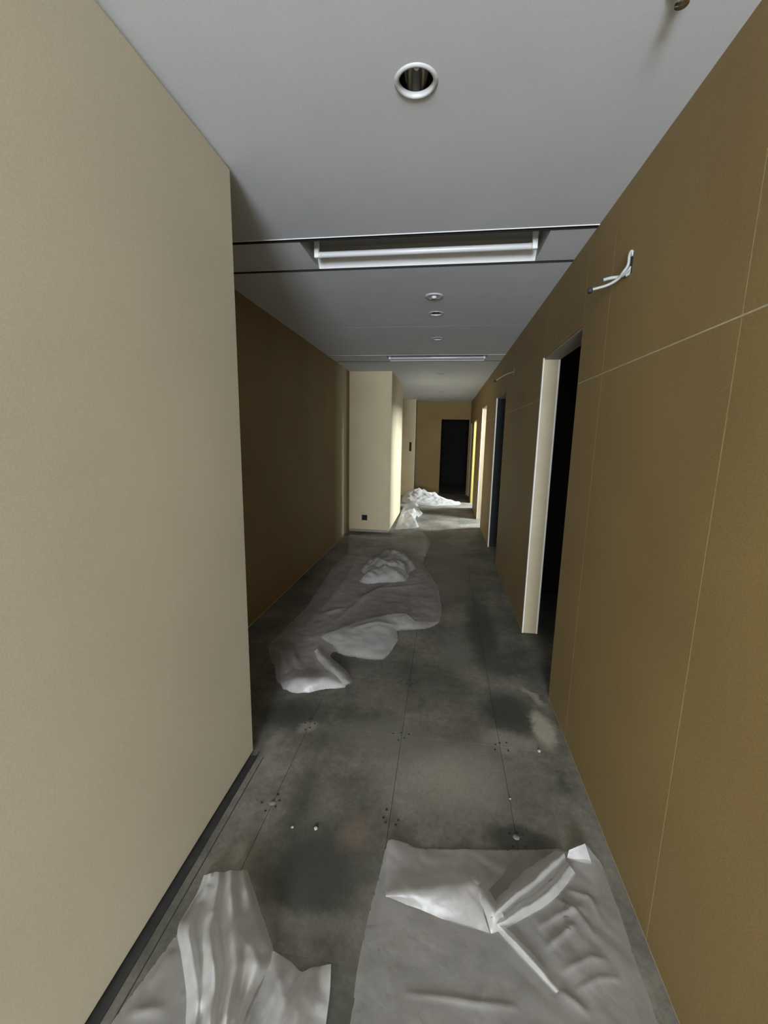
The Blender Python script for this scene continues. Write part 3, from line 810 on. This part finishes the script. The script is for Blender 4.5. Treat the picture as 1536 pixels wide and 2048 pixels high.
loft('bunched_fold', [
    [(545, 1905, .015), (580, 1923, .018), (601, 1940, .012), (619, 1932, .040), (640, 1929, .028), (662, 1927, .050)],
    [(528, 1960, .010), (556, 1965, .035), (582, 1975, .018), (605, 1982, .070), (634, 1980, .035), (660, 1980, .040)],
    [(495, 2030, .008), (528, 2030, .045), (560, 2037, .022), (588, 2045, .080), (624, 2045, .035), (652, 2045, .025)],
    [(465, 2130, .008), (495, 2130, .045), (530, 2130, .022), (566, 2130, .080), (606, 2130, .035), (640, 2130, .020)]], 'plastic_thick', B, 9, 8, .026, .08, 23)

# C: long sheet along the recessed wall
C = sheet('plastic_sheet',
    [(538, 1291), (539, 1322), (548, 1333), (553, 1361), (566, 1377), (586, 1384), (617, 1384), (656, 1377), (693, 1373), (703, 1361, .01), (682, 1340, .015), (656, 1326, .02), (667, 1303, .02), (687, 1313), (766, 1321), (794, 1284), (797, 1263), (852, 1259), (878, 1246), (883, 1215), (875, 1174), (857, 1145), (846, 1129), (849, 1116), (862, 1090), (844, 1064), (781, 1070), (721, 1071), (699, 1070), (695, 1106), (667, 1134), (630, 1189), (612, 1215), (565, 1262)],
    [(600, 1330, .008), (620, 1320, .008), (700, 1262, .03), (770, 1240, .03), (845, 1252, .01), (730, 1300, .01), (560, 1320, .02), (700, 1180, .006), (800, 1200, .005), (650, 1230, .008), (760, 1090, .01), (850, 1085, .04)],
    [([(655, 1260), (740, 1190), (800, 1160)], .014, .025), ([(600, 1270), (680, 1180), (720, 1110)], .016, .03),
     ([(690, 1215), (760, 1180), (850, 1170)], .012, .025), ([(548, 1300), (575, 1350)], .03, .03), ([(575, 1290), (600, 1345)], .02, .02), ([(640, 1235), (690, 1220)], .012, .02), ([(845, 1075), (855, 1095), (848, 1112)], .05, .06), ([(705, 1075), (780, 1080), (845, 1075)], .03, .05)],
    'plastic_mid', 0.016, [(.020, .22, (1, 2.5), -.3, None), (.010, .09, (1, 1), 0, None)], seed=31, xlim=(-1.49, 2))
tag(C, 'long milky plastic sheet spread beside the recessed brown wall', 'plastic sheet', 'milky plastic sheets on the floor')
sheet('folded_flap',
    [(641, 1276, .05), (708, 1250, .07), (773, 1232, .07), (812, 1229, .06), (831, 1245, .03), (875, 1247, .012), (859, 1258, .01), (797, 1262, .02), (795, 1285, .012), (766, 1320, .012), (687, 1312, .012), (667, 1294, .03)],
    [(760, 1255, .07), (715, 1275, .06), (740, 1300, .03)], [([(700, 1278), (760, 1265), (795, 1262)], .02, .03)],
    'plastic_thick', 0.014, [(.014, .08, (1, 1), 0, None)], parent=C, lift=0.01, seed=41)
loft('folded_flap', [
    [(560, 1352, .008), (590, 1338, .010), (617, 1341, .010), (650, 1340, .010), (690, 1356, .010)],
    [(562, 1366, .015), (588, 1354, .060), (617, 1358, .066), (660, 1357, .055), (692, 1366, .018)],
    [(566, 1378, .006), (586, 1385, .006), (617, 1386, .006), (656, 1379, .006), (690, 1375, .006)]], 'plastic_thick', C, 9, 8, .030, .09, 43)
loft('folded_flap', [
    [(642, 1294, .014), (669, 1321, .014), (693, 1342, .012), (706, 1361, .008)],
    [(634, 1298, .045), (656, 1326, .050), (680, 1349, .045), (700, 1367, .020)],
    [(626, 1304, .008), (636, 1332, .008), (654, 1354, .008), (678, 1373, .008)]], 'plastic_thick', C, 9, 8, .022, .08, 44)

# heap lying on the long sheet
H = sheet('plastic_bundle', [(722, 1146), (745, 1128), (768, 1114), (790, 1113), (812, 1113), (822, 1128), (834, 1141), (820, 1150), (812, 1168), (775, 1171), (734, 1174), (718, 1168), (730, 1157)],
    [(760, 1135, .10), (800, 1135, .10), (745, 1155, .06), (790, 1155, .05)], [([(735, 1150), (800, 1130)], .03, .06), ([(780, 1120), (825, 1142)], .03, .05)],
    'plastic_thick', 0.018, [(.09, .13, (.6, 1.8), 0.8, None), (.05, .06, (1, 1), 0, None)], lift=0.02, seed=51)
tag(H, 'small crumpled plastic wad lying on the long sheet', 'plastic wad')
# D: bunched strip beside the pier
D = sheet('plastic_sheet', [(790, 1061), (797, 1042), (801, 1016), (812, 1012), (830, 1011), (838, 1014), (832, 1018), (846, 1029), (829, 1045), (838, 1059), (815, 1061)],
    [(822, 1012, .10), (828, 1030, .09), (812, 1020, .05), (805, 1050, .02), (820, 1045, .08), (828, 1056, .02)], [([(834, 1060), (822, 1045), (832, 1030)], .05, .05)],
    'plastic_thick', 0.02, [(.09, .16, (.7, 2.2), 0.1, None), (.05, .07, (1, 1), 0, None)], lift=0.012, seed=61, xlim=(-.81, 2))
tag(D, 'bunched plastic sheet trailing past the foot of the cream pier', 'plastic sheet', 'milky plastic sheets on the floor')
# E: heap before the far pier
Eh = sheet('plastic_heap', [('w', -.98, 10.2), ('w', -.75, 9.85), ('w', -.45, 9.75), ('w', -.15, 9.70), ('w', .12, 9.85), ('w', .40, 10.0), ('w', .45, 10.4), ('w', .10, 10.6), ('w', -.2, 11.1), ('w', -.6, 11.3), ('w', -1.0, 11.2)],
    [('w', -.70, 10.85, .20), ('w', -.45, 10.75, .17), ('w', -.25, 10.5, .10), ('w', -.05, 10.2, .05), ('w', -.6, 10.1, .07), ('w', .2, 10.1, .03), ('w', -.85, 10.6, .10)], [],
    'plastic_thick', 0.02, [(.16, .20, (1, 1.3), 0.4, (-.5, 10.5, .55)), (.10, .09, (1, 1), 0, (-.4, 10.4, .7)), (.03, .05, (1, 1), 0, None)], seed=71)
tag(Eh, 'white crumpled plastic heap in front of the far pier and end wall', 'plastic heap')

# crumbs of plaster on the floor
cr = [((1078, 1503), .008, 'bright white crumb of plaster near the foot of the right wall'), ((585, 1655), .006, 'left one of two pale crumbs on the dark floor panel at left'), ((632, 1658), .008, 'right one of two pale crumbs on the dark floor panel at left'), ((1020, 1598), .005, 'tiny pale crumb on the floor above the lower right sheet')]
for (pp, r, lb) in cr:
    bm = bmesh.new(); bmesh.ops.create_icosphere(bm, subdivisions=2, radius=r)
    for v in bm.verts: v.co *= random.uniform(0.75, 1.15); v.co.z = max(v.co.z * 0.6, -r * 0.35)
    o = bm_obj('plaster_crumb', bm, 'crumb'); p = P(*pp); o.location = (p.x, p.y, r * 0.36)
    tag(o, lb, 'crumb', 'plaster crumbs on the floor')
